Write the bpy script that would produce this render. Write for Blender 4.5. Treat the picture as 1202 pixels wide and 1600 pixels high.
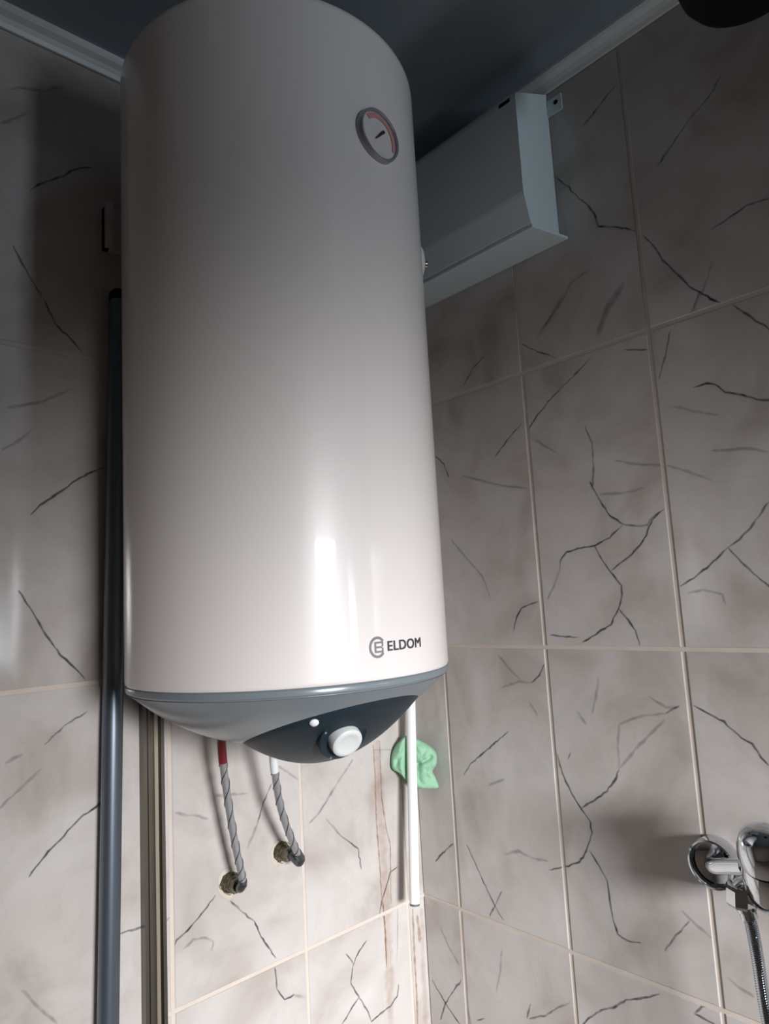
import bpy, math, random
from mathutils import Vector, Matrix, noise
R_ = math.radians
scene = bpy.context.scene
COL = scene.collection
for o in list(bpy.data.objects): bpy.data.objects.remove(o)

# ------------------------------------------------------------------ camera
cam_data = bpy.data.cameras.new('camera')
cam_data.sensor_fit = 'HORIZONTAL'; cam_data.sensor_width = 36.0
cam_data.lens = 1072.459 / 1202.0 * 36.0
cam_data.clip_start = 0.02
cam = bpy.data.objects.new('camera', cam_data); COL.objects.link(cam)
right = Vector((0.73999785, -0.67034731, -0.05511508))
down = Vector((0.04555455, 0.13170416, -0.99024179))
fwd = Vector((0.6710648, 0.73026605, 0.12799816))
m = Matrix.Identity(4)
for i in range(3):
    m[i][0] = right[i]; m[i][1] = -down[i]; m[i][2] = -fwd[i]
m.translation = Vector((-1.0309, -1.0677, 1.5296))
cam.matrix_world = m
scene.camera = cam

# ------------------------------------------------------------------ world, daylight, exposure
world = bpy.data.worlds.new('world'); scene.world = world
world.use_nodes = True
world.node_tree.nodes['Background'].inputs[0].default_value = (0.75, 0.85, 1.0, 1)
world.node_tree.nodes['Background'].inputs[1].default_value = 0.4

def daylight(name, loc, target, sx, sz, watts, spread, color=(1, 0.985, 0.97)):
    l = bpy.data.lights.new(name, 'AREA'); l.shape = 'RECTANGLE'
    l.size = sx; l.size_y = sz; l.energy = watts; l.spread = R_(spread); l.color = color
    o = bpy.data.objects.new(name, l); COL.objects.link(o)
    o.location = loc
    d = (Vector(target) - Vector(loc)).normalized()
    o.rotation_euler = d.to_track_quat('-Z', 'Y').to_euler()
    return o
# sky light coming down through the window in the rear wall
daylight('window_daylight', (-0.95, -2.96, 1.58), (-0.20, -0.3, 0.70), 0.60, 0.48, 13.5, 50, (0.985, 0.985, 1.0))
# cool fill added for the upper tank and wall box, in an unseen opening
daylight('upper_fill_light', (-0.14, -2.96, 1.58), (-0.30, -0.45, 2.24), 0.22, 0.54, 0.62, 38, (0.80, 0.91, 1.0))

scene.view_settings.view_transform = 'Standard'
scene.view_settings.look = 'None'
scene.view_settings.gamma = 1.0
scene.view_settings.use_curve_mapping = False
scene.view_settings.exposure = 0.0

# ------------------------------------------------------------------ materials
def mat(name, color, rough=0.5, metal=0.0, spec=0.5, coat=0.0, noise_amt=0.0, noise_scale=20.0, color2=None, bump=0.0, bump_scale=80.0, coords='Object'):
    mt = bpy.data.materials.new(name); mt.use_nodes = True
    nt = mt.node_tree; b = nt.nodes['Principled BSDF']
    b.inputs['Roughness'].default_value = rough; b.inputs['Metallic'].default_value = metal
    b.inputs['Specular IOR Level'].default_value = spec; b.inputs['Coat Weight'].default_value = coat
    b.inputs['Coat Roughness'].default_value = 0.05
    c1 = (*color, 1); c2 = (*(color2 or [c * 0.8 for c in color]), 1)
    tc = nt.nodes.new('ShaderNodeTexCoord')
    ns = nt.nodes.new('ShaderNodeTexNoise'); ns.inputs['Scale'].default_value = noise_scale; ns.inputs['Detail'].default_value = 5
    nt.links.new(tc.outputs[coords], ns.inputs['Vector'])
    rp = nt.nodes.new('ShaderNodeMapRange'); rp.inputs[1].default_value = 0.35; rp.inputs[2].default_value = 0.7
    rp.inputs[3].default_value = 0.0; rp.inputs[4].default_value = noise_amt
    nt.links.new(ns.outputs['Fac'], rp.inputs[0])
    mx = nt.nodes.new('ShaderNodeMix'); mx.data_type = 'RGBA'
    mx.inputs[6].default_value = c1; mx.inputs[7].default_value = c2
    nt.links.new(rp.outputs[0], mx.inputs[0]); nt.links.new(mx.outputs[2], b.inputs['Base Color'])
    if bump:
        n2 = nt.nodes.new('ShaderNodeTexNoise'); n2.inputs['Scale'].default_value = bump_scale
        nt.links.new(tc.outputs[coords], n2.inputs['Vector'])
        bp = nt.nodes.new('ShaderNodeBump'); bp.inputs['Strength'].default_value = bump; bp.inputs['Distance'].default_value = 0.01
        nt.links.new(n2.outputs['Fac'], bp.inputs['Height']); nt.links.new(bp.outputs[0], b.inputs['Normal'])
    return mt

def tile_material():
    mt = bpy.data.materials.new('marbled_tile'); mt.use_nodes = True
    nt = mt.node_tree; b = nt.nodes['Principled BSDF']
    b.inputs['Roughness'].default_value = 0.11; b.inputs['Specular IOR Level'].default_value = 0.5
    tc = nt.nodes.new('ShaderNodeTexCoord'); oi = nt.nodes.new('ShaderNodeObjectInfo')
    mu = nt.nodes.new('ShaderNodeMath'); mu.operation = 'MULTIPLY'; mu.inputs[1].default_value = 37.0
    nt.links.new(oi.outputs['Random'], mu.inputs[0])
    ad = nt.nodes.new('ShaderNodeVectorMath'); ad.operation = 'ADD'
    nt.links.new(tc.outputs['Object'], ad.inputs[0]); nt.links.new(mu.outputs[0], ad.inputs[1])
    n1 = nt.nodes.new('ShaderNodeTexNoise'); n1.inputs['Scale'].default_value = 7; n1.inputs['Detail'].default_value = 4; n1.inputs['Distortion'].default_value = 0.6
    nt.links.new(ad.outputs[0], n1.inputs['Vector'])
    r1 = nt.nodes.new('ShaderNodeValToRGB')
    e = r1.color_ramp.elements
    e[0].position = 0.30; e[0].color = (0.39, 0.345, 0.315, 1)
    e[1].position = 0.72; e[1].color = (0.57, 0.545, 0.53, 1)
    k = r1.color_ramp.elements.new(0.5); k.color = (0.505, 0.47, 0.448, 1)
    nt.links.new(n1.outputs['Fac'], r1.inputs[0])
    # faint hairline clouds
    n2 = nt.nodes.new('ShaderNodeTexNoise'); n2.inputs['Scale'].default_value = 9; n2.inputs['Detail'].default_value = 7; n2.inputs['Distortion'].default_value = 1.6
    a2 = nt.nodes.new('ShaderNodeVectorMath'); a2.operation = 'ADD'; a2.inputs[1].default_value = (5.3, 1.7, 9.1)
    nt.links.new(ad.outputs[0], a2.inputs[0]); nt.links.new(a2.outputs[0], n2.inputs['Vector'])
    s = nt.nodes.new('ShaderNodeMath'); s.operation = 'SUBTRACT'; s.inputs[1].default_value = 0.5
    nt.links.new(n2.outputs['Fac'], s.inputs[0])
    ab = nt.nodes.new('ShaderNodeMath'); ab.operation = 'ABSOLUTE'; nt.links.new(s.outputs[0], ab.inputs[0])
    mr = nt.nodes.new('ShaderNodeMapRange'); mr.inputs[1].default_value = 0.0; mr.inputs[2].default_value = 0.02; mr.inputs[3].default_value = 0.10; mr.inputs[4].default_value = 0.0
    nt.links.new(ab.outputs[0], mr.inputs[0])
    mx = nt.nodes.new('ShaderNodeMix'); mx.data_type = 'RGBA'; mx.inputs[7].default_value = (0.30, 0.28, 0.28, 1)
    nt.links.new(mr.outputs[0], mx.inputs[0]); nt.links.new(r1.outputs[0], mx.inputs[6])
    nt.links.new(mx.outputs[2], b.inputs['Base Color'])
    return mt

def fade_material(name, color, rough=0.3):
    """print on the tile: opacity from the 'fade' attribute of the ribbon"""
    mt = bpy.data.materials.new(name); mt.use_nodes = True
    nt = mt.node_tree; b = nt.nodes['Principled BSDF']; out = nt.nodes['Material Output']
    b.inputs['Roughness'].default_value = rough
    tc = nt.nodes.new('ShaderNodeTexCoord'); ns = nt.nodes.new('ShaderNodeTexNoise'); ns.inputs['Scale'].default_value = 60; ns.inputs['Detail'].default_value = 3
    nt.links.new(tc.outputs['Object'], ns.inputs['Vector'])
    mx = nt.nodes.new('ShaderNodeMix'); mx.data_type = 'RGBA'
    mx.inputs[6].default_value = (*color, 1); mx.inputs[7].default_value = (*[min(1, c * 1.9) for c in color], 1)
    nt.links.new(ns.outputs['Fac'], mx.inputs[0]); nt.links.new(mx.outputs[2], b.inputs['Base Color'])
    at = nt.nodes.new('ShaderNodeAttribute'); at.attribute_name = 'fade'
    mr = nt.nodes.new('ShaderNodeMapRange'); mr.inputs[1].default_value = 0.3; mr.inputs[2].default_value = 0.65; mr.inputs[3].default_value = 1.0; mr.inputs[4].default_value = 0.45
    nt.links.new(ns.outputs['Fac'], mr.inputs[0])
    mu = nt.nodes.new('ShaderNodeMath'); mu.operation = 'MULTIPLY'
    nt.links.new(at.outputs['Fac'], mu.inputs[0]); nt.links.new(mr.outputs[0], mu.inputs[1])
    tr = nt.nodes.new('ShaderNodeBsdfTransparent'); ms = nt.nodes.new('ShaderNodeMixShader')
    nt.links.new(mu.outputs[0], ms.inputs[0]); nt.links.new(tr.outputs[0], ms.inputs[1]); nt.links.new(b.outputs[0], ms.inputs[2])
    nt.links.new(ms.outputs[0], out.inputs['Surface'])
    return mt

M = {
 'tile': tile_material(),
 'grout': mat('cream_grout', (0.60, 0.53, 0.47), 0.8, noise_amt=0.5, noise_scale=30, color2=(0.52, 0.45, 0.39)),
 'vein': fade_material('grey_vein_print', (0.045, 0.042, 0.045)),
 'stain': fade_material('rust_drip_stain', (0.27, 0.15, 0.075), 0.6),
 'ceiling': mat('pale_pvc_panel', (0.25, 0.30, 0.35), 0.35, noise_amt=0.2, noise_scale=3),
 'trim': mat('white_pvc_moulding', (0.72, 0.75, 0.76), 0.4, noise_amt=0.2, noise_scale=8),
 'plaster': mat('beige_plaster', (0.42, 0.36, 0.31), 0.8, noise_amt=0.4, noise_scale=6),
 'floor': mat('brown_floor_tile', (0.24, 0.20, 0.17), 0.35, noise_amt=0.5, noise_scale=5),
 'enamel': mat('white_enamel', (0.84, 0.79, 0.775), 0.34, spec=0.4, coat=0.6, noise_amt=0.12, noise_scale=1.5),
 'cap': mat('blue_grey_plastic', (0.20, 0.235, 0.26), 0.22, spec=0.6, noise_amt=0.15, noise_scale=10),
 'panel': mat('dark_slate_plastic', (0.016, 0.028, 0.038), 0.42, spec=0.25, noise_amt=0.2, noise_scale=12),
 'knob': mat('matte_light_grey_plastic', (0.66, 0.68, 0.68), 0.45, noise_amt=0.15, noise_scale=30),
 'print_dark': mat('dark_grey_print', (0.06, 0.06, 0.065), 0.4, noise_amt=0.2),
 'print_grey': mat('mid_grey_print', (0.22, 0.22, 0.22), 0.4, noise_amt=0.2),
 'chrome': mat('chrome', (0.66, 0.70, 0.74), 0.07, metal=1.0, noise_amt=0.15, noise_scale=14),
 'dial_ring': mat('clear_grey_bezel', (0.36, 0.37, 0.40), 0.18, metal=0.4, noise_amt=0.3, noise_scale=30),
 'dial_face': mat('pale_dial_face', (0.72, 0.68, 0.69), 0.3, noise_amt=0.1),
 'red': mat('red_dial_print', (0.62, 0.30, 0.29), 0.35, noise_amt=0.2),
 'needle': mat('dark_needle', (0.06, 0.025, 0.03), 0.4, noise_amt=0.1),
 'steel': mat('painted_steel_bracket', (0.55, 0.53, 0.52), 0.5, noise_amt=0.3),
 'boxwhite': mat('white_painted_sheet_metal', (0.70, 0.80, 0.83), 0.35, noise_amt=0.15, noise_scale=6),
 'black': mat('matte_black', (0.004, 0.004, 0.005), 0.6, spec=0.2, noise_amt=0.3),
 'pole': mat('glossy_blue_grey_metal', (0.155, 0.19, 0.225), 0.36, metal=0.8, noise_amt=0.2, noise_scale=8),
 'bronze': mat('dark_bronze_aluminium', (0.16, 0.145, 0.12), 0.35, metal=0.8, noise_amt=0.3, noise_scale=12),
 'bronze_reflect': mat('tile_reflection_bronze', (0.42, 0.37, 0.30), 0.4, metal=0.7, noise_amt=0.3, noise_scale=12),  # tan reflection of the beige tiles, painted into one rib's colour
 'pvc': mat('white_pvc_pipe', (0.86, 0.88, 0.87), 0.35, noise_amt=0.1),
 'pipe_end': mat('grey_pipe_mouth', (0.16, 0.15, 0.14), 0.6, noise_amt=0.2),
 'cloth': mat('mint_green_cloth', (0.33, 0.58, 0.40), 0.85, spec=0.15, noise_amt=0.4, noise_scale=40, color2=(0.25, 0.49, 0.32), bump=0.25, bump_scale=500),
 'sleeve_red': mat('red_sleeve', (0.17, 0.014, 0.02), 0.45, noise_amt=0.3),
 'sleeve_white': mat('white_sleeve', (0.75, 0.77, 0.78), 0.4, noise_amt=0.2),
 'braid': mat('braided_steel', (0.42, 0.42, 0.43), 0.38, metal=0.55, noise_amt=0.3, noise_scale=200),
 'braid_dark': mat('dark_braid_strand', (0.05, 0.05, 0.06), 0.5, metal=0.2, noise_amt=0.3),
 'ferrule': mat('tarnished_steel', (0.15, 0.16, 0.17), 0.35, metal=0.8, noise_amt=0.4, noise_scale=60),
 'brass': mat('dirty_brass', (0.22, 0.19, 0.13), 0.5, metal=0.6, noise_amt=0.8, noise_scale=120, color2=(0.05, 0.045, 0.035)),
 'putty': mat('yellowed_filler', (0.56, 0.51, 0.41), 0.85, noise_amt=0.4, noise_scale=60),
 'green_ring': mat('plain_green', (0.10, 0.35, 0.09), 0.5, noise_amt=0.3),  # even green for the disc behind each escutcheon
 'lens': mat('clear_glossy_lens', (0.85, 0.87, 0.88), 0.08, spec=0.8, noise_amt=0.1),
 'frame': mat('white_window_frame', (0.7, 0.7, 0.69), 0.4, noise_amt=0.15),
}

# ------------------------------------------------------------------ mesh helpers
def mesh(name, verts, faces, material, smooth=False):
    me = bpy.data.meshes.new(name); me.from_pydata([tuple(v) for v in verts], [], faces); me.update()
    me.materials.append(M[material])
    if smooth:
        me.polygons.foreach_set('use_smooth', [True] * len(me.polygons))
    return me
def link(name, me, parent=None, loc=(0, 0, 0)):
    o = bpy.data.objects.new(name, me); COL.objects.link(o); o.location = loc
    if parent: o.parent = parent
    return o
def tag(o, label, cat=None, group=None, kind=None):
    if label: o['label'] = label
    if cat: o['category'] = cat
    if group: o['group'] = group
    if kind: o['kind'] = kind
    return o
def empty(name, loc, label, cat, group=None):
    o = bpy.data.objects.new(name, None); COL.objects.link(o); o.location = loc; o.empty_display_size = 0.05
    return tag(o, label, cat, group)
class Builder:
    """verts in world space; build() moves them relative to the root of the thing"""
    def __init__(s): s.v = []; s.f = []
    def add(s, verts, faces):
        n = len(s.v); s.v += [Vector(v) for v in verts]; s.f += [tuple(i + n for i in f) for f in faces]; return s
    def box(s, lo, hi, mtx=None):
        x0, y0, z0 = lo; x1, y1, z1 = hi
        vs = [(x0,y0,z0),(x1,y0,z0),(x1,y1,z0),(x0,y1,z0),(x0,y0,z1),(x1,y0,z1),(x1,y1,z1),(x0,y1,z1)]
        if mtx: vs = [mtx @ Vector(v) for v in vs]
        return s.add(vs, [(0,3,2,1),(4,5,6,7),(0,1,5,4),(1,2,6,5),(2,3,7,6),(3,0,4,7)])
    def lathe(s, prof, origin=(0,0,0), axis=(0,0,1), n=48, cap0=True, cap1=True, twist=0.0):
        """prof: list of (r, h) along the axis"""
        a = Vector(axis).normalized(); q = Vector((0,0,1)).rotation_difference(a)
        o = Vector(origin); vs = []; fs = []
        for r, h in prof:
            for k in range(n):
                t = 2 * math.pi * k / n + twist
                vs.append(o + q @ Vector((r * math.cos(t), r * math.sin(t), h)))
        L = len(prof)
        for i in range(L - 1):
            for k in range(n):
                k2 = (k + 1) % n
                fs.append((i*n+k, i*n+k2, (i+1)*n+k2, (i+1)*n+k))
        if cap0: fs.append(tuple(reversed(range(n))))
        if cap1: fs.append(tuple((L-1)*n + k for k in range(n)))
        return s.add(vs, fs)
    def tube(s, pts, rad, n=16, cap=True):
        """sweep a circle along pts; rad number or list"""
        pts = [Vector(p) for p in pts]; L = len(pts)
        rads = rad if isinstance(rad, (list, tuple)) else [rad] * L
        vs = []; fs = []; up = None
        for i, p in enumerate(pts):
            d = (pts[min(i+1, L-1)] - pts[max(i-1, 0)]).normalized()
            if up is None:
                up = d.orthogonal().normalized()
            else:
                up = (up - d * up.dot(d)).normalized()
            w = d.cross(up)
            for k in range(n):
                t = 2 * math.pi * k / n
                vs.append(p + (up * math.cos(t) + w * math.sin(t)) * rads[i])
        for i in range(L - 1):
            for k in range(n):
                k2 = (k + 1) % n
                fs.append((i*n+k, i*n+k2, (i+1)*n+k2, (i+1)*n+k))
        if cap:
            fs.append(tuple(reversed(range(n)))); fs.append(tuple((L-1)*n + k for k in range(n)))
        return s.add(vs, fs)
    def build(s, name, material, parent=None, smooth=True, base=None, sharp=35):
        off = Vector((0, 0, 0))
        r = parent
        while r is not None and r.parent is not None: r = r.parent
        if r is not None: off = Vector(r.location)
        elif base is not None: off = Vector(base)
        me = mesh(name, [v - off for v in s.v], s.f, material, smooth)
        if smooth:
            me.set_sharp_from_angle(angle=R_(sharp))
        o = link(name, me, parent)
        if r is None and base is not None: o.location = base
        return o
def bez(pts, n=40):
    """smooth path through pts (Catmull-Rom)"""
    P = [Vector(p) for p in pts]; P = [P[0]*2-P[1]] + P + [P[-1]*2-P[-2]]
    out = []; segs = len(P) - 3
    for i in range(segs):
        for k in range(n // segs + 1):
            t = k / (n // segs + 1)
            a, b, c, d = P[i:i+4]
            out.append(0.5 * ((2*b) + (c-a)*t + (2*a-5*b+4*c-d)*t*t + (3*b-a-3*c+d)*t**3))
    out.append(P[-2]); return out

# ------------------------------------------------------------------ room shell
X0, Y0, ZC = -1.75, -3.0, 2.46
ROWS = [0.0, 0.4328, 0.9328, 1.4328, 1.9328, 2.4328]
GR = 0.0016          # grout lies this far behind the tile faces
def struct(name, b, material, **k):
    o = b.build(name, material, smooth=False, **k); o['kind'] = 'structure'; return o
wall_left = struct('wall_left', Builder().box((X0, GR, 0), (GR, 0.12, ZC)), 'grout')
wall_right = struct('wall_right', Builder().box((GR, Y0, 0), (0.12, GR + 0.12, ZC)), 'grout')
struct('floor', Builder().box((X0 - 0.1, Y0 - 0.1, -0.08), (0.12, 0.12, 0)), 'floor')
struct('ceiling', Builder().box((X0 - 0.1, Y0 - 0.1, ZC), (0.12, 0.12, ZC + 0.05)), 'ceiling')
struct('wall_side', Builder().box((X0 - 0.1, Y0 - 0.1, 0), (X0, 0.12, ZC)), 'plaster')
WX0, WX1, WZ0, WZ1 = -1.30, -0.60, 1.29, 1.87
rear = Builder()
VX0, VX1 = -0.27, -0.02  # narrow unseen opening, added for the cool fill light
for a, c in ((X0, WX0), (WX1, VX0), (VX1, GR)): rear.box((a, Y0 - 0.1, 0), (c, Y0, ZC))
for a, c in ((WX0, WX1), (VX0, VX1)):
    rear.box((a, Y0 - 0.1, 0), (c, Y0, WZ0)); rear.box((a, Y0 - 0.1, WZ1), (c, Y0, ZC))
struct('wall_rear', rear, 'plaster')
for nm, A, B_, fw in (('window_1', WX0, WX1, 0.03), ('fill_window', VX0, VX1, 0.02)):  # the second, narrow frame is added around the fill light
    wf = Builder()
    for a, c in (((A, WZ0), (A + fw, WZ1)), ((B_ - fw, WZ0), (B_, WZ1)), ((A + fw, WZ0), (B_ - fw, WZ0 + fw)), ((A + fw, WZ1 - fw), (B_ - fw, WZ1))):
        wf.box((a[0], Y0 - 0.07, a[1]), (c[0], Y0 - 0.0, c[1]))
    struct(nm, wf, 'frame')
# moulding where walls meet the ceiling: a small cove profile
def cove(name, axis):
    prof = [(0, 2.4335), (0.004, 2.4335), (0.007, 2.440), (0.012, 2.446), (0.022, 2.450), (0.026, 2.454), (0.026, ZC), (0, ZC)]
    b = Builder(); n = len(prof); vs = []
    for e in (0, 1):
        for d, z in prof:
            vs.append(((X0 if e == 0 else -0.0), -d, z) if axis == 'x' else (-d, (Y0 if e == 0 else 0.0), z))
    fs = [(i, (i+1) % n, n + (i+1) % n, n + i) for i in range(n)] + [tuple(range(n)), tuple(range(2*n-1, n-1, -1))]
    return struct(name, b.add(vs, fs), 'trim')
cove('trim_1', 'x'); cove('trim_2', 'y')

# tiles: every tile an object, meshes shared between tiles of one size
GW = 0.0034          # half the joint
tile_cache = {}
def tile_mesh(w, h, axis):
    key = (round(w, 4), round(h, 4), axis)
    if key in tile_cache: return tile_cache[key]
    bv = 0.0011; d = 0.006; a, c = w/2, h/2; vs = []
    for (u, v, dd) in ((a, c, d), (a, c, bv*0.6), (a - bv, c - bv, 0)):
        for su, sv in ((-1,-1),(1,-1),(1,1),(-1,1)):
            vs.append((su*u, dd, sv*v) if axis == 'x' else (dd, su*u, sv*v))
    fs = []
    for i in (0, 4):
        for k in range(4):
            q = (i+k, i+(k+1) % 4, i+4+(k+1) % 4, i+4+k)
            fs.append(q if axis == 'x' else tuple(reversed(q)))
    q = (8, 9, 10, 11); fs.append(q if axis == 'x' else tuple(reversed(q)))
    me = mesh('tile', vs, fs, 'tile'); tile_cache[key] = me
    return me
tiles = []
rnd = random.Random(4)
def tile_wall(wall, axis, edges):
    for i in range(len(edges) - 1):
        hi, lo = edges[i], edges[i+1]
        for j in range(len(ROWS) - 1):
            z0, z1 = ROWS[j], ROWS[j+1]
            u0 = lo + GW; u1 = hi - (GW if i else 0.0005)
            me = tile_mesh(u1 - u0, (z1 - z0) - 2*GW + (GW if j == len(ROWS)-2 else 0), axis)
            uc = (u0 + u1) / 2; zc = (z0 + z1) / 2 + (GW/2 if j == len(ROWS)-2 else 0)
            dd = rnd.uniform(-0.0003, 0.0003)
            o = link('tile', me, wall, (uc, dd, zc) if axis == 'x' else (dd, uc, zc))
            tiles.append((o, axis, lo, hi, z0, z1, uc, zc, dd))
ex = [0.0, -0.0460, -0.2919, -0.5378, -0.8000]
while ex[-1] - 0.2459 > X0: ex.append(ex[-1] - 0.2459)
ex.append(X0)
ey = [0.0, -0.0990]
while ey[-1] - 0.2454 > Y0: ey.append(ey[-1] - 0.2454)
ey.append(Y0)
tile_wall(wall_left, 'x', ex)
tile_wall(wall_right, 'y', ey)

# ------------------------------------------------------------------ marble veins printed on the tiles (millimetres on the wall: u, z, u, z ...)
VEINS_RIGHT=[(3,[-672,1967,-689,1947,-702,1935]),(3,[-719,1926,-733,1910,-747,1893,-761,1877,-774,1865]),(2,[-676,1965,-665,1947,-657,1933]),(3,[-649,1822,-668,1823,-680,1819,-693,1803,-716,1793,-734,1782,-749,1777,-769,1768]),(2,[-489,1922,-453,1899,-409,1875,-369,1847,-345,1823]),(2,[-333,1840,-302,1819,-268,1790]),(2,[-624,1919,-613,1885,-598,1850]),(3,[-546,1914,-565,1909,-584,1902]),(2,[-348,1988,-381,1963,-410,1946,-418,1938]),(0,[-444,2044,-411,2013,-384,1990]),(0,[-552,2014,-523,1989,-503,1955]),(2,[-259,1993,-228,1976,-202,1950]),(2,[-111,1823,-134,1801,-147,1771]),(1,[-182,1768,-239,1746,-286,1730,-334,1718]),(2,[-462,1805,-473,1772,-471,1733,-465,1699]),(3,[-461,1710,-478,1673,-492,1647,-515,1631]),(3,[-515,1631,-488,1612,-460,1601,-433,1600,-404,1595,-390,1582,-388,1564]),(2,[-515,1631,-537,1624,-554,1625,-567,1637,-584,1646]),(3,[-577,1643,-564,1633,-547,1603,-525,1582,-504,1570,-485,1558]),(3,[-460,1601,-471,1575,-484,1555,-500,1533,-501,1519,-492,1497]),(3,[-492,1497,-475,1471,-445,1455,-419,1441]),(3,[-492,1497,-506,1478,-517,1460,-522,1437]),(1,[-388,1564,-371,1535,-357,1516]),(3,[-338,1514,-300,1503,-288,1487,-278,1461]),(2,[-357,1455,-383,1451,-414,1451]),(1,[-511,1736,-545,1724,-596,1712,-626,1698,-662,1677]),(1,[-474,1686,-521,1681,-556,1685]),(2,[-733,1636,-705,1603,-684,1585,-671,1578]),(3,[-671,1578,-658,1567,-639,1551,-617,1538,-596,1526]),(2,[-671,1578,-688,1556,-705,1534,-728,1513]),(1,[-663,1722,-695,1717,-718,1715,-741,1704]),(1,[-606,1515,-628,1520,-656,1512,-658,1496]),(1,[-140,1645,-174,1607,-215,1565,-229,1526]),(1,[-359,1804,-382,1786,-401,1772]),(1,[-615,1802,-649,1784,-681,1772]),(3,[-340,1403,-326,1383,-310,1370]),(1,[-310,1370,-280,1371,-237,1357]),(1,[-239,1417,-260,1395,-286,1374]),(1,[-301,1336,-316,1313]),(3,[-249,1280,-217,1257,-185,1233,-152,1211,-132,1187]),(1,[-231,1194,-190,1175]),(3,[-348,1255,-360,1215,-376,1186,-390,1168,-404,1151,-405,1134,-394,1108]),(3,[-390,1171,-416,1188,-440,1205,-457,1225,-466,1243]),(1,[-466,1243,-467,1278,-473,1313,-511,1329,-552,1336]),(3,[-552,1336,-575,1350]),(3,[-596,1352,-613,1343,-637,1332,-654,1316,-672,1305,-690,1278]),(3,[-394,1108,-376,1082,-354,1071,-313,1054]),(1,[-315,1070,-280,1067,-250,1072,-218,1060]),(3,[-397,1106,-412,1086,-425,1066,-427,1037,-429,1008,-436,988,-450,982,-473,987]),(1,[-466,1243,-496,1277,-551,1328]),(1,[-444,1386,-436,1354,-425,1326]),(1,[-396,1328,-413,1307]),(2,[-127,1058,-154,1014,-186,964,-205,943]),(2,[-205,993,-189,965,-171,940]),(1,[-546,1053,-565,1039,-587,1027]),(2,[-555,1040,-528,1009,-513,987]),(3,[-497,922,-464,904,-440,893,-419,876,-393,861,-374,845,-357,827]),(2,[-566,932,-548,914]),(3,[-548,914,-574,911,-592,905]),(3,[-89,803,-61,768,-44,745,-27,710]),(3,[-10,776,-44,745,-78,721]),(2,[-334,851,-307,833,-283,813,-246,793]),(2,[-103,756,-107,732,-108,708]),(2,[-252,820,-240,791]),(1,[-195,890,-188,850,-175,813]),(1,[-601,982,-618,972,-636,967]),(2,[-378,1258,-371,1246]),(1,[-42,884,-62,854,-88,827]),(3,[-91,1051,-71,1036,-38,1005]),(2,[-143,755,-122,744]),(1,[-528,1360,-553,1345,-575,1348]),(3,[-451,2269,-474,2237,-489,2211,-507,2186,-519,2159,-523,2140,-553,2125,-586,2104]),(3,[-598,2090,-616,2060,-624,2037,-644,2006,-661,1978,-678,1960,-702,1936]),(2,[-583,2369,-562,2359,-536,2343,-510,2331]),(2,[-743,2280,-725,2260,-690,2239,-657,2211,-630,2189]),(1,[-699,2005,-686,1977,-677,1960,-659,1935]),(2,[-783,2062,-754,2065,-730,2058,-701,2052]),(1,[-499,2073,-460,2063,-445,2041,-386,1994]),(0,[-557,2025,-527,1999,-499,1956])]
VEINS_LEFT=[(3,[-751,2181,-738,2197,-701,2225,-688,2241,-658,2259]),(2,[-772,2086,-751,2045,-730,2014]),(3,[-730,2014,-712,1977,-690,1959,-671,1940]),(1,[-792,2274,-772,2291,-754,2310]),(1,[-784,2336,-758,2350,-733,2357,-701,2382]),(3,[-744,1680,-731,1695,-698,1721,-680,1737,-659,1750,-639,1760]),(1,[-777,1835,-754,1842,-728,1852,-708,1866,-687,1879]),(1,[-781,1773,-762,1787,-743,1808]),(3,[-758,1572,-743,1547,-721,1507,-703,1478,-685,1461,-667,1439]),(2,[-722,1356,-697,1376,-664,1393]),(1,[-773,1339,-750,1348]),(1,[-777,1283,-754,1303,-725,1325]),(3,[-741,1186,-716,1212,-696,1227,-676,1245,-646,1259,-624,1266]),(2,[-622,1071,-606,1071,-584,1068,-574,1071]),(2,[-551,1063,-542,1069]),(1,[-531,1219,-517,1212,-495,1206,-473,1195]),(3,[-465,1076,-484,1060,-513,1041,-531,1032,-534,1027]),(2,[-439,1060,-416,1036,-396,1015]),(3,[-396,1015,-385,991,-373,970,-355,942]),(1,[-521,1016,-503,1024,-485,1020,-470,1011,-473,996]),(2,[-358,931,-355,894]),(3,[-355,894,-341,872,-322,872]),(1,[-322,872,-300,860]),(2,[-352,1226,-373,1192,-383,1166]),(1,[-383,1166,-404,1131]),(1,[-220,1183,-252,1153,-277,1140]),(1,[-340,1253,-296,1220]),(1,[-461,1229,-401,1219]),(1,[-747,1047,-727,1015,-703,987]),(1,[-238,1138,-205,1100]),(2,[-205,1100,-166,1067,-160,1027]),(3,[-68,1006,-88,1002,-102,975,-114,955,-124,926]),(3,[-156,901,-175,889,-191,870]),(2,[-191,870,-198,843,-182,815,-159,777,-155,761]),(2,[-205,895,-189,872]),(3,[-82,797,-86,777,-106,767,-155,761]),(3,[-182,812,-222,784]),(1,[-168,1231,-204,1199,-257,1150])]
STAINS_LEFT=[((4,0.75),[-115,1249,-114,1188,-117,1109,-114,1029,-113,971,-109,912]),((5,0.8),[-110,954,-109,911,-109,873,-110,836]),((3.5,0.6),[-98,1254,-100,1145,-93,1087,-84,1053,-86,1021,-90,944]),((3,0.45),[-73,939,-79,863,-84,834]),((6,0.55),[-34,918,-36,828,-36,769,-38,693]),((2,0.4),[-116,1239,-65,1230]),((26,0.22),[-103,1255,-106,1106,-101,947,-103,841,-107,722]),((9,0.5),[-23,903,-20,870,-19,849]),((16,0.2),[-10,911,-14,800,-15,683])]
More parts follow.
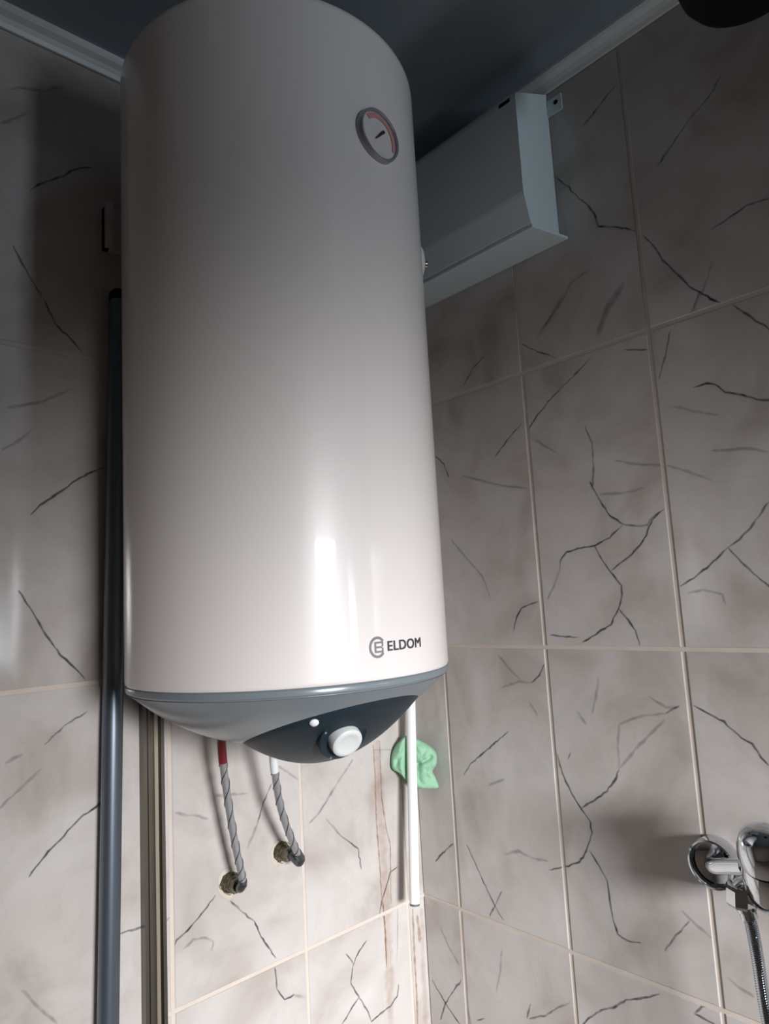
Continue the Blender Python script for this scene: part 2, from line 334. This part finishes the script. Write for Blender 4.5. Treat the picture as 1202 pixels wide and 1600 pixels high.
CLOTH=[(-0.002,0.0673),(-0.0107,0.065),(-0.0198,0.0571),(-0.029,0.0479),(-0.037,0.0331),(-0.0394,0.0153),(-0.0372,0.0042),(-0.0262,-0.0033),(-0.0167,-0.012),(-0.01,-0.0199),(-0.0016,-0.0224),(0.0051,-0.0296),(0.0133,-0.0355),(0.0303,-0.0371),(0.0516,-0.0368),(0.051,-0.0252),(0.0461,-0.0126),(0.043,-0.0042),(0.0518,0.0091),(0.0535,0.0241),(0.0505,0.034),(0.0411,0.0442),(0.0342,0.0487),(0.0218,0.0563),(0.0079,0.064)]


def ribbons(items, axis, stain=False):
    per = {}
    rr = random.Random(11)
    for st, co in items:
        P = [(co[i] / 1000.0, co[i+1] / 1000.0) for i in range(0, len(co), 2)]
        # subdivide and jitter
        Q = []
        for a, b in zip(P[:-1], P[1:]):
            L = math.dist(a, b); n = max(1, int(L / 0.006))
            for k in range(n):
                t = k / n; Q.append((a[0] + (b[0]-a[0])*t, a[1] + (b[1]-a[1])*t))
        Q.append(P[-1])
        seed = rr.uniform(0, 50); J = []
        jit = 0.0019 if not stain else 0.0008
        for i, (u, z) in enumerate(Q):
            e = noise.noise(Vector((u*140, z*140, seed))); e2 = noise.noise(Vector((u*140, z*140, seed + 9)))
            J.append((u + e*jit, z + e2*jit))
        if stain:
            hw, al = st[0] / 2000.0, st[1]
        else:
            hw, al = {3: (0.0019, 0.85), 2: (0.0019, 0.62), 1: (0.0028, 0.26), 0: (0.006, 0.24)}[st]
        # split at tile borders
        runs = []; cur = None
        for (u, z) in J:
            t = next((k for k, T in enumerate(tiles) if T[1] == axis and T[2] <= u <= T[3] and T[4] <= z <= T[5]), None)
            if t != cur:
                if runs and t is not None and cur is not None: runs[-1][1].append((u, z))
                runs.append((t, [])); cur = t
            runs[-1][1].append((u, z))
        tot = len(J)
        done = 0
        for t, pts in runs:
            if t is None or len(pts) < 2: done += len(pts); continue
            b = per.setdefault(t, ([], [], []))
            T = tiles[t]; n0 = len(b[0])
            for i, (u, z) in enumerate(pts):
                a = pts[max(i-1, 0)]; c = pts[min(i+1, len(pts)-1)]
                du, dz = c[0]-a[0], c[1]-a[1]; l = math.hypot(du, dz) or 1
                nu, nz = -dz/l, du/l
                g = (done + i) / max(1, tot - 1); tip = min(1, 6*g + 0.25, 6*(1-g) + 0.25)
                wv = noise.noise(Vector((u*90, z*90, seed+3)))
                w = hw * (0.55 + 0.45*tip) * (1 + 0.6*wv); aa = al * min(1, 0.35 + tip) * (1 + 0.35*wv)
                for s in (-1, -0.4, 0.4, 1):
                    uu = min(max(u + nu*w*s, T[2]+GW), T[3]-(GW if T[3] < -0.001 else 0)); zz = min(max(z + nz*w*s, T[4]+GW), T[5]-GW)
                    dep = -0.0004 - (0.0002 if stain else 0)
                    b[0].append((uu - T[6], dep, zz - T[7]) if axis == 'x' else (dep, uu - T[6], zz - T[7]))
                    b[2].append(0.0 if abs(s) == 1 else aa)
                if i:
                    for k in range(3):
                        q = n0 + (i-1)*4 + k; b[1].append((q, q+1, q+5, q+4))
            done += len(pts)
    for t, (vs, fs, al) in per.items():
        nm = 'rust_stain' if stain else 'marble_vein'
        me = mesh(nm, vs, fs, 'stain' if stain else 'vein')
        at = me.attributes.new('fade', 'FLOAT', 'POINT')
        at.data.foreach_set('value', [max(0.0, min(1.0, a)) for a in al])
        link(nm, me, tiles[t][0])
ribbons(VEINS_RIGHT, 'y'); ribbons(VEINS_LEFT, 'x'); ribbons(STAINS_LEFT, 'x', True)

# ------------------------------------------------------------------ water heater
HX, HY, HR = -0.47625, -0.25525, 0.21775
ZB, ZT = 1.440, 2.290
heater = empty('water_heater', (HX, HY, 1.33), 'tall white cylindrical electric water heater hung in the tiled corner', 'water heater')
ax = (HX, HY, 0)
Builder().lathe([(HR-0.03, ZT+0.004), (HR-0.010, ZT+0.003), (HR-0.003, ZT), (HR-0.0006, ZT-0.003), (HR, ZT-0.009), (HR, ZT-0.0095), (HR, ZT-0.02), (HR, ZT-0.2), (HR, ZT-0.4), (HR, ZB+0.2), (HR, ZB+0.02), (HR, ZB+0.0045), (HR, ZB+0.004), (HR-0.0012, ZB+0.001), (HR-0.004, ZB)][::-1], ax, n=160).build('tank_body', 'enamel', heater)
prof = [(0.2135, ZB+0.001), (0.2165, ZB-0.001), (0.2172, ZB-0.003), (0.2168, ZB-0.0072), (0.2152, ZB-0.0087), (0.2116, ZB-0.0092), (0.2116, ZB-0.0100), (0.2132, ZB-0.0106)]
def dome_z(r): return 1.4300 - 0.0795 * (1 - (min(r, 0.213)/0.213)**2.5)
for k in range(1, 27):
    r = 0.2125 * (1 - k / 26.0)
    prof.append((max(r, 0.002), dome_z(r)))
cap = Builder().lathe(prof, ax, n=128).build('bottom_cap', 'cap', heater, sharp=30)
tag(cap, 'blue-grey plastic bottom cap')
# control panel: a dark eye-shaped bulge on the front of the cap
def para_z(u, v): return 1.3262 + 3.704*u*u + 4.159*(v-0.05)**2
def panel_pt(u, v, lift=0.0):
    return Vector((HX + u, HY - v, para_z(u, v) - lift))
NA, NR = 96, 14; vs = []; fs = []
for k in range(NA):
    t = 2*math.pi*k/NA; du, dv = math.cos(t), math.sin(t); lo, hi = 0.0, 0.2
    for _ in range(40):
        mid = (lo+hi)/2; u, v = du*mid, 0.05 + dv*mid
        if para_z(u, v) < dome_z(math.hypot(u, v)): lo = mid
        else: hi = mid
    for j in range(NR):
        s = (j + 1) / NR * lo
        vs.append(panel_pt(du*s, 0.05 + dv*s))
    vs.append(panel_pt(du*lo, 0.05 + dv*lo) + Vector((0, 0, 0.006)))
vs.append(panel_pt(0, 0.05)); ci = len(vs) - 1; W = NR + 1
for k in range(NA):
    k2 = (k+1) % NA
    fs.append((ci, k2*W, k*W))
    for j in range(NR): fs.append((k*W+j, k2*W+j, k2*W+j+1, k*W+j+1))
panel = Builder().add(vs, fs).build('control_panel', 'panel', heater, sharp=60)
tag(panel, 'dark slate control panel')
def panel_frame(u, v):
    n = Vector((2*3.704*u, -2*4.159*(v-0.05), -1)).normalized()
    return panel_pt(u, v), n
kp, kn = panel_frame(-0.033, 0.151); kn = (kn*0.55 + Vector((-0.12, -0.95, -0.12))*0.45).normalized()
Builder().lathe([(0.0315, -0.016), (0.0315, 0.0010), (0.0300, 0.0022), (0.0285, 0.0014), (0.0230, -0.0010)], kp, kn, n=48, cap0=False).build('knob_recess', 'panel', panel)
knob = Builder().lathe([(0.0195, -0.004), (0.0195, 0.009), (0.0188, 0.0120), (0.0170, 0.0136), (0.0140, 0.0140), (0.0115, 0.0131), (0.006, 0.0127)], kp, kn, n=48).build('thermostat_knob', 'knob', panel)
tag(knob, 'round light grey thermostat knob')
ip, inn = panel_frame(-0.079, 0.157)
ind = Builder().lathe([(0.0055, -0.002), (0.0055, 0.0012), (0.004, 0.003), (0.0015, 0.0038)], ip, inn, n=20).build('indicator_lamp', 'lens', panel)
# ticks beside the knob
tA = kn.orthogonal().normalized(); tB = kn.cross(tA)
for ang in (20, 65, 200, 245, 290):
    d = tA*math.cos(R_(ang)) + tB*math.sin(R_(ang))
    Builder().lathe([(0.0014, 0.0), (0.0014, 0.0008)], kp + d*0.0292 + kn*0.0018, kn, n=10).build('dial_mark', 'cap', panel)
# thermometer
da = R_(4.0); dn = Vector((math.sin(da), -math.cos(da), 0)); dc = Vector((HX, HY, 2.1275)) + dn*HR
therm = Builder().lathe([(0.0350, -0.006), (0.0350, 0.0055), (0.0340, 0.0080), (0.0325, 0.0085), (0.0308, 0.0070), (0.0302, 0.0045)], dc, dn, n=56, cap1=False, cap0=True).build('thermometer', 'dial_ring', heater)
tag(therm, 'round thermometer dial with grey bezel')
Builder().lathe([(0.0304, 0.001), (0.0304, 0.0050), (0.0005, 0.0054)], dc, dn, n=48).build('dial_face', 'dial_face', therm)
dr = Vector((math.cos(da), math.sin(da), 0)); du_ = Vector((0, 0, 1))
def dpt(r, ang, h): return dc + dr*r*math.cos(R_(ang)) + du_*r*math.sin(R_(ang)) + dn*h
arc = Builder(); vs = []; fs = []
for i in range(31):
    a = -28 + i*(168/30); w = 0.0035 * min(1, (i+1)/8, 1.0)
    vs += [dpt(0.0292, a, 0.0058), dpt(0.0292 - 0.0035 - w, a, 0.0060)]
    if i: fs.append((2*i-2, 2*i, 2*i+1, 2*i-1))
arc.add(vs, fs).build('red_arc', 'red', therm)
nb = Builder(); e1 = dr*math.cos(R_(46)) + du_*math.sin(R_(46)); e2 = dn.cross(e1)
c0 = dc + dn*0.0068
nb.add([c0 - e1*0.012 - e2*0.0008, c0 + e1*0.010 - e2*0.0022, c0 + e1*0.0115, c0 + e1*0.010 + e2*0.0022, c0 - e1*0.012 + e2*0.0008,
        c0 - e1*0.012 - e2*0.0008 + dn*0.001, c0 + e1*0.010 - e2*0.0022 + dn*0.001, c0 + e1*0.0115 + dn*0.001, c0 + e1*0.010 + e2*0.0022 + dn*0.001, c0 - e1*0.012 + e2*0.0008 + dn*0.001],
       [(4,3,2,1,0), (5,6,7,8,9)] + [(i, (i+1) % 5, 5+(i+1) % 5, 5+i) for i in range(5)]).build('needle', 'needle', therm, smooth=False)

# lettering and emblem wrapped on the tank
def wrap(u, z, h=0.0006):
    a = u / HR
    return Vector((HX + (HR+h)*math.sin(a), HY - (HR+h)*math.cos(a), z))
def text_mesh(txt, size, offset):
    cu = bpy.data.curves.new('lettering', 'FONT'); cu.body = txt; cu.size = size; cu.offset = offset
    cu.space_character = 1.06
    o = bpy.data.objects.new('lettering_tmp', cu); COL.objects.link(o)
    bpy.context.view_layer.update()
    dg = bpy.context.evaluated_depsgraph_get()
    me = bpy.data.meshes.new_from_object(o.evaluated_get(dg))
    vs = [v.co.copy() for v in me.vertices]; fs = [tuple(p.vertices) for p in me.polygons]
    bpy.data.objects.remove(o); bpy.data.curves.remove(cu); bpy.data.meshes.remove(me)
    return vs, fs
vs, fs = text_mesh('ELDOM', 1.0, 0.0)
x0 = min(v.x for v in vs); x1 = max(v.x for v in vs); y0 = min(v.y for v in vs); y1 = max(v.y for v in vs)
u0, u1, z0, z1 = -0.0145, 0.0425, 1.4722, 1.4832
lt = Builder()
for k, (su, sz) in enumerate(((-0.0004, 0.0003), (0.0004, 0.0003), (-0.0004, -0.0003), (0.0004, -0.0003))):   # thick strokes
    lt.add([wrap(u0 + su + (v.x-x0)/(x1-x0)*(u1-u0), z0 + sz + (v.y-y0)/(y1-y0)*(z1-z0), 0.0006 + 0.00003*k) for v in vs], fs)
lt.build('brand_lettering', 'print_dark', heater, smooth=False)
em = Builder(); eu, ez = -0.0290, 1.4775
def arc_strip(r0, r1, a0, a1, n=40, sx=0.92):
    vs = []; fs = []
    for i in range(n+1):
        a = R_(a0 + (a1-a0)*i/n)
        vs += [wrap(eu + r0*math.cos(a)*sx, ez + r0*math.sin(a)), wrap(eu + r1*math.cos(a)*sx, ez + r1*math.sin(a))]
        if i: fs.append((2*i-2, 2*i-1, 2*i+1, 2*i))
    em.add(vs, fs)
arc_strip(0.0092, 0.0122, 38, 322)
def bar(ua, ub, za, zb):
    em.add([wrap(eu+ua, ez+za), wrap(eu+ub, ez+za), wrap(eu+ub, ez+zb), wrap(eu+ua, ez+zb)], [(0,1,2,3)])
bar(-0.0040, -0.0018, -0.0062, 0.0062)
for zz in (-0.0052, 0.0, 0.0052): bar(-0.0018, 0.0060, zz-0.0011, zz+0.0011)
bar(0.0060, 0.0080, -0.0062, -0.0006); bar(0.0060, 0.0080, 0.0006, 0.0062)
em.build('brand_emblem', 'print_grey', heater, smooth=False)
# wall bracket at the back, its ends show on both sides
br = Builder()
br.box((-0.642, -0.014, 2.118), (-0.30, -0.002, 2.190))
br.box((-0.642, -0.030, 2.118), (-0.634, -0.002, 2.190)); br.box((-0.60, -0.060, 2.122), (-0.35, -0.010, 2.184))
br.build('wall_bracket', 'steel', heater, smooth=False)
br2 = Builder().box((-0.54, -0.050, 1.56), (-0.38, -0.002, 1.60)); br2.build('lower_spacer', 'steel', heater, smooth=False)
# rounded boss with a screw on the right flank
fa = R_(57); fn = Vector((math.sin(fa), -math.cos(fa), 0)); fc = Vector((HX, HY, 2.045)) + fn*(HR-0.004)
boss = Builder().lathe([(0.030, 0), (0.029, 0.004), (0.024, 0.009), (0.014, 0.0125), (0.004, 0.0135)], fc, fn, n=32).build('side_boss', 'enamel', heater)
Builder().lathe([(0.005, 0.010), (0.005, 0.0185), (0.003, 0.020)], fc, fn, n=14).build('screw', 'chrome', boss)
# water stubs below the cap
for x, y in ((-0.505, -0.115), (-0.425, -0.135)):
    Builder().lathe([(0.011, 1.345), (0.011, 1.40)], (x, y, 0), n=20).build('water_stub', 'ferrule', heater)

# ------------------------------------------------------------------ braided connection hoses
def hose(label, sleeve_mat, path, sleeve_n, fit_x, fit_z, rot):
    P = bez(path, 60); base = P[-1]
    t = empty('braided_hose', tuple(base), label, 'hose', 'braided hoses under the heater')
    L = len(P); r = 0.0058
    Builder().tube(P[sleeve_n:L-7], r, 16).build('braided_tube', 'braid', t)
    Builder().tube(P[:sleeve_n+1], r + 0.0009, 16).build('sleeve', sleeve_mat, t)
    # dark strands woven across the braid
    bs = Builder(); Q = P[sleeve_n:L-7]
    for s in (0.0, math.pi):
        pts = []
        for i in range(len(Q)*3):
            f = i / 3.0; k = min(int(f), len(Q)-2); p = Q[k].lerp(Q[k+1], f-k); d = (Q[k+1]-Q[k]).normalized()
            a = d.cross(Vector((0, 1, 0))).normalized(); c = d.cross(a); an = f*0.62 + s
            pts.append(p + (a*math.cos(an) + c*math.sin(an))*(r+0.0002))
        bs.tube(pts, 0.0008, 6)
    bs.build('braid_strand', 'braid_dark', t)
    Builder().tube(P[L-8:], [r+0.0012]*(len(P[L-8:])-1) + [r+0.0010], 16).build('end_ferrule', 'ferrule', t)
    e = P[-1]
    el = bez([e, e + Vector((-0.001, 0.006, -0.007)), Vector((fit_x + 0.003, e.y + 0.022, fit_z - 0.002)), Vector((fit_x, -0.012, fit_z))], 16)
    Builder().tube(el, [0.0072]*len(el), 14).build('elbow', 'ferrule', t)
    nut = Builder().lathe([(0.0115, 0), (0.0120, 0.001), (0.0120, 0.009), (0.0115, 0.010)], (fit_x, -0.0185, fit_z), (0, -1, 0), n=6)
    nut.build('hex_nut', 'brass', t, smooth=False)
    # stub in the wall
    st = empty('pipe_outlet', (fit_x, 0, fit_z), 'corroded brass pipe outlet in the tiles at the end of the %s hose' % rot, 'pipe outlet', 'pipe outlets below the heater')
    Builder().lathe([(0.0155, 0.002), (0.0155, 0.004), (0.0125, 0.008), (0.0110, 0.0175)], (fit_x, 0, fit_z), (0, -1, 0), n=24).build('threaded_stub', 'brass', st)
    vs = []; fs = []; n = 28
    for j, (rr, hh) in enumerate(((0.0205, 0.0006), (0.0180, 0.0020), (0.013, 0.0028))):
        for k in range(n):
            a = 2*math.pi*k/n; q = rr*(1 + 0.18*noise.noise(Vector((math.cos(a)*1.7, math.sin(a)*1.7, fit_x*40 + j*0.2))))
            vs.append((fit_x + q*math.cos(a), -hh, fit_z - 0.002 + q*math.sin(a)*1.1))
            if j: fs.append(((j-1)*n+k, (j-1)*n+(k+1) % n, j*n+(k+1) % n, j*n+k))
    fs.append(tuple(2*n+k for k in range(n)))
    Builder().add(vs, fs).build('filler_collar', 'putty', st)
    # strands of sealing hemp around the thread
    hb = Builder(); rh = random.Random(int(fit_x*-1000))
    for k in range(26):
        a = rh.uniform(0, 2*math.pi); a2 = a + rh.uniform(0.4, 1.3); r1 = rh.uniform(0.0125, 0.0165); r2 = rh.uniform(0.0125, 0.0175)
        hb.tube([(fit_x + r1*math.cos(a), -rh.uniform(0.003, 0.012), fit_z + r1*math.sin(a)), (fit_x + (r1+r2)/2*math.cos((a+a2)/2)*1.1, -rh.uniform(0.004, 0.014), fit_z + (r1+r2)/2*math.sin((a+a2)/2)*1.1), (fit_x + r2*math.cos(a2), -rh.uniform(0.003, 0.012), fit_z + r2*math.sin(a2))], 0.0006, 5)
    hb.build('sealing_hemp', 'brass', st)['kind'] = 'stuff'
hose('grey braided hose with a red sleeve hanging under the heater', 'sleeve_red',
     [(-0.503, -0.110, 1.352), (-0.495, -0.088, 1.330), (-0.482, -0.072, 1.270), (-0.462, -0.058, 1.180), (-0.446, -0.052, 1.115), (-0.4435, -0.051, 1.100)], 21, -0.4407, 1.0895, 'red-sleeved')
hose('grey braided hose with a white sleeve hanging under the control panel', 'sleeve_white',
     [(-0.425, -0.135, 1.352), (-0.418, -0.112, 1.310), (-0.408, -0.098, 1.270), (-0.388, -0.082, 1.205), (-0.352, -0.062, 1.135), (-0.3335, -0.054, 1.108)], 26, -0.3395, 1.1096, 'white-sleeved')

# ------------------------------------------------------------------ upright pole and bronze profile on the left wall
pole = empty('metal_pole', (-0.668, -0.036, 0), 'glossy blue-grey metal pole standing upright against tiles left of heater', 'pole')
pa, pb = Vector((-0.668, -0.036, 0.0)), Vector((-0.621, -0.018, 2.03))
Builder().tube([pa.lerp(pb, i/12) for i in range(13)], 0.0145, 32).build('tube', 'pole', pole)
Builder().tube([pa.lerp(pb, 1.0), pa.lerp(pb, 1.006), pa.lerp(pb, 1.009)], [0.0152, 0.0152, 0.010], 32).build('end_cap', 'black', pole)
pr = empty('aluminium_profile', (-0.569, 0, 0), 'dark bronze ribbed metal profile running down the tiles beside the pole', 'profile')
xs = -0.5870
b = Builder(); b.box((xs, -0.004, 0), (xs + 0.034, -0.0008, 2.05)); b.build('back_strip', 'bronze', pr, smooth=False)
for x, w, d, mt in ((xs, 0.0055, 0.016, 'bronze'), (xs + 0.0095, 0.004, 0.011, 'bronze'), (xs + 0.0190, 0.0055, 0.012, 'bronze_reflect'), (xs + 0.0285, 0.0055, 0.014, 'bronze')):
    Builder().box((x, -d, 0), (x + w, -0.0035, 2.05)).build('rib', mt, pr, smooth=False)

# ------------------------------------------------------------------ white pipe in the corner and the green cloth on it
wp0, wp1 = Vector((-0.0790, -0.0555, 0.957)), Vector((-0.0400, -0.0360, 1.319))
wd = (wp1 - wp0); wtop = wp0 + wd*1.62
pipe = empty('plastic_pipe', tuple(wp0), 'thin white plastic pipe hanging down into the corner under heater', 'pipe')
Builder().tube([wp0 + wd*(1.62*i/10) for i in range(11)], 0.0096, 28, cap=False).build('tube', 'pvc', pipe)
Builder().tube([wp0 + wd*0.001, wp0 - wd*0.010], [0.0098, 0.0094], 28).build('pipe_mouth', 'pipe_end', pipe)
Builder().tube([wtop - wd*0.02, wtop + wd*0.01], 0.0125, 24).build('top_collar', 'pvc', pipe)
# spacer clip that holds the pipe to the wall, hidden behind the heater
Builder().box((-0.030, -0.030, 1.50), (-0.012, -0.0005, 1.52)).build('pipe_clip', 'pvc', pipe, smooth=False)

org = Vector((-0.055, -0.042, 1.19)); rt = Vector((0.7353, -0.6777, 0)); nn = Vector((0.6777, 0.7353, 0))
poly = []
nC = len(CLOTH)
for i in range(nC):
    for k in range(3):
        t = k/3; a, b_, c, d = [CLOTH[(i+j) % nC] for j in (-1, 0, 1, 2)]
        poly.append(tuple(0.5*((2*b_[q]) + (c[q]-a[q])*t + (2*a[q]-5*b_[q]+4*c[q]-d[q])*t*t + (3*b_[q]-a[q]-3*c[q]+d[q])*t**3) for q in (0, 1)))
NP = len(poly); cx, cz = 0.006, 0.014; rings = 22
vs = []; fs = []
def fold(u, z):
    e = 0.010*noise.noise(Vector((u*38, z*30, 2.0))) + 0.010*abs(noise.noise(Vector((u*70, z*55, 7.0))))
    for (ua, za, ub, zb, dep, wd_) in ((-0.006, 0.052, -0.026, 0.022, 0.010, 0.0045), (0.040, 0.026, 0.016, 0.014, 0.013, 0.0042), (0.012, 0.012, 0.014, -0.020, 0.008, 0.006), (-0.010, 0.020, -0.004, -0.010, 0.006, 0.005)):
        dx, dz = ub-ua, zb-za; tt = max(0, min(1, ((u-ua)*dx + (z-za)*dz)/(dx*dx+dz*dz)))
        dd = math.hypot(u-ua-dx*tt, z-za-dz*tt); e -= dep*math.exp(-(dd/wd_)**2)
    return e
for side in (1, -1):
    for j in range(rings):
        s = math.sin((j+1)/rings*math.pi/2) if True else 0
        h = math.sqrt(max(0, 1 - s*s))
        for (pu, pz) in poly:
            u = cx + (pu-cx)*s; z = cz + (pz-cz)*s
            up_ = -0.001 - (z)*0.02; gap = 0.0070 + (max(0, abs(u-up_)-0.006)/0.010)**2*0.012
            th = (0.017*h**0.75 + (fold(u, z) + 0.003)*min(1, h*1.8)) if side == 1 else -0.004*h
            th = min(th, gap)
            vs.append(org + rt*u + Vector((0, 0, z)) - nn*th)
    o0 = (0 if side == 1 else rings*NP)
    vs_c = org + rt*cx + Vector((0, 0, cz)) - nn*((0.017 + fold(cx, cz) + 0.003) if side == 1 else -0.008)
front = len(vs)
vs.append(org + rt*cx + Vector((0, 0, cz)) - nn*0.0070); vs.append(org + rt*cx + Vector((0, 0, cz)) + nn*0.004)
for side in (0, 1):
    o0 = side*rings*NP
    for k in range(NP):
        k2 = (k+1) % NP
        f = (front+side, o0+k, o0+k2); fs.append(f if side == 0 else f[::-1])
        for j in range(rings-1):
            f = (o0+j*NP+k, o0+(j+1)*NP+k, o0+(j+1)*NP+k2, o0+j*NP+k2); fs.append(f if side == 0 else f[::-1])
vs = [v + nn*0.019 for v in vs]
vs = [Vector((min(v.x, -0.0008), min(v.y, -0.0008), v.z)) for v in vs]
cl = Builder().add(vs, fs).build('green_cloth', 'cloth', None, base=tuple(org), sharp=180)
tag(cl, 'crumpled mint green cloth stuffed behind the white corner pipe', 'cloth')

# ------------------------------------------------------------------ white box on the right wall, below the ceiling
bx = empty('wall_box', (0, -0.26, 2.144), 'white sheet-metal box cover mounted on right wall below the ceiling', 'wall box')
YE, YS = -0.4475, -0.075
prof = [(0, 2.4325), (0.092, 2.392), (0.099, 2.388), (0.1005, 2.380), (0.1005, 2.205), (0.0995, 2.199), (0.0865, 2.1535), (0.083, 2.1495), (0, 2.1485)]
n = len(prof); vs = []
for y in (YE, YS):
    for d, z in prof: vs.append((-d - 0.0004, y, z))
fs = [(i, n+i, n+(i+1) % n, (i+1) % n) for i in range(n)] + [tuple(range(n)), tuple(range(2*n-1, n-1, -1))]
Builder().add(vs, fs).build('cover', 'boxwhite', bx, smooth=False)
# bottom plate, a little longer at the wall
vs = []
for z in (2.1440, 2.1486): vs += [(-0.0005, -0.4640, z), (-0.086, -0.4490, z), (-0.086, YS, z), (-0.0005, YS, z)]
Builder().add(vs, [(0,1,2,3), (7,6,5,4), (0,4,5,1), (1,5,6,2), (2,6,7,3), (3,7,4,0)]).build('bottom_plate', 'boxwhite', bx, smooth=False)
Builder().box((-0.0030, -0.4785, 2.386), (-0.0005, -0.4470, 2.4165)).build('mounting_tab', 'boxwhite', bx, smooth=False)
Builder().lathe([(0.0042, 0), (0.0042, 0.0012), (0.002, 0.0016)], (-0.0030, -0.4665, 2.405), (-1, 0, 0), n=18).build('screw_hole', 'black', bx)
Builder().box((-0.1012, -0.4360, 2.3775), (-0.0985, -0.4120, 2.3845)).build('slot', 'black', bx, smooth=False)

# ------------------------------------------------------------------ mixer tap and shower hose on the right wall
mx_ = empty('mixer_tap', (0, -0.68, 1.14), 'chrome wall-mounted mixer tap at the lower right edge', 'tap')
for i, yy in enumerate((-0.606, -0.756)):
    es = Builder().lathe([(0.0345, 0.001), (0.0350, 0.004), (0.0345, 0.016), (0.0330, 0.0215), (0.0305, 0.0220), (0.0290, 0.0200), (0.0270, 0.0120), (0.0180, 0.0090), (0.0120, 0.0088)], (0, yy, 1.1365), (-1, 0, 0), n=56).build('escutcheon', 'chrome', mx_)
    q = bez([(-0.006, yy, 1.1365), (-0.020, yy - 0.001*(1-2*i), 1.137), (-0.034, yy - 0.012*(1-2*i), 1.141), (-0.046, yy - 0.035*(1-2*i), 1.150), (-0.060, yy - 0.062*(1-2*i), 1.160)], 24)
    Builder().tube(q, 0.0105, 20).build('inlet_tube', 'chrome', mx_)
    Builder().lathe([(0.0335, 0.0006), (0.0335, 0.0040)], (-0.0002, yy + 0.002, 1.1315), (-1, 0, 0), n=40).build('green_disc', 'green_ring', mx_)
ba = Vector((-0.45, -0.10, 0.88)).normalized()
bc = Vector((-0.072, -0.703, 1.150))
Builder().lathe([(0.010, -0.034), (0.022, -0.030), (0.0300, -0.018), (0.0325, 0.0), (0.0320, 0.018), (0.0300, 0.030), (0.0290, 0.034)], bc, ba, n=48).build('mixer_body', 'chrome', mx_)
hn = Builder().lathe([(0.0285, 0.036), (0.0312, 0.039), (0.0318, 0.050), (0.0300, 0.064), (0.0255, 0.076), (0.0170, 0.083), (0.005, 0.085)], bc, ba, n=48).build('handle', 'chrome', mx_)
lv = [bc + ba*0.062, bc + ba*0.072 + Vector((0.004, -0.035, 0.004)), bc + ba*0.080 + Vector((0.008, -0.075, 0.010)), bc + ba*0.084 + Vector((0.010, -0.110, 0.014))]
Builder().tube(bez(lv, 18), [0.013 - 0.0003*i for i in range(len(bez(lv, 18)))], 14).build('lever', 'chrome', hn)
oc = Vector((-0.080, -0.667, 1.132))
Builder().tube(bez([bc + Vector((-0.004, 0.010, -0.006)), Vector((-0.078, -0.675, 1.140)), oc], 10), 0.0150, 20).build('outlet_arm', 'chrome', mx_)
Builder().lathe([(0.0165, 0.012), (0.0185, 0.008), (0.0185, -0.010), (0.0160, -0.014)], oc, (-0.02, -0.10, 1), n=8).build('outlet_nut', 'chrome', mx_, smooth=False)
hp = bez([(-0.0805, -0.6700, 1.124), (-0.0805, -0.6755, 1.100), (-0.0800, -0.6785, 1.060), (-0.079, -0.6800, 1.010), (-0.077, -0.6830, 0.960), (-0.074, -0.6890, 0.890), (-0.070, -0.705, 0.78), (-0.066, -0.735, 0.66), (-0.06, -0.79, 0.60), (-0.055, -0.86, 0.62), (-0.05, -0.90, 0.75)], 220)
sh = empty('shower_hose', tuple(hp[0]), 'chrome ribbed shower hose curving down from the mixer tap', 'hose')
nutb = Builder().tube(hp[6:20], [0.0118]*6 + [0.0105]*8, 20); nutb.build('hose_nut', 'chrome', sh)
dense = []
for a, b_ in zip(hp[18:-1], hp[19:]):
    for k in range(3): dense.append(a.lerp(b_, k/3))
Builder().tube(dense, [0.0068 + 0.0009*(1 if (i // 2) % 2 else -1) for i in range(len(dense))], 14).build('ribbed_tube', 'chrome', sh)

# ------------------------------------------------------------------ black bowl fixture under the ceiling
fc_ = Vector((-0.160, -0.838, 0.022))
fx = empty('ceiling_fixture', (fc_.x, fc_.y, ZC), 'black rounded bowl-shaped fixture hanging from ceiling at top right', 'fixture')
bowl = [(0.004, 2.218), (0.030, 2.2195), (0.052, 2.2255), (0.068, 2.237), (0.078, 2.252), (0.083, 2.270), (0.085, 2.292), (0.0845, 2.315), (0.075, 2.323), (0.02, 2.330)]
Builder().lathe(bowl, fc_, n=48).build('bowl', 'black', fx)
Builder().lathe([(0.012, 2.325), (0.012, 2.430)], fc_, n=20).build('stem', 'black', fx)
Builder().lathe([(0.05, ZC-0.036), (0.05, ZC-0.026), (0.045, ZC-0.022)], fc_, n=32).build('ceiling_rose', 'black', fx)
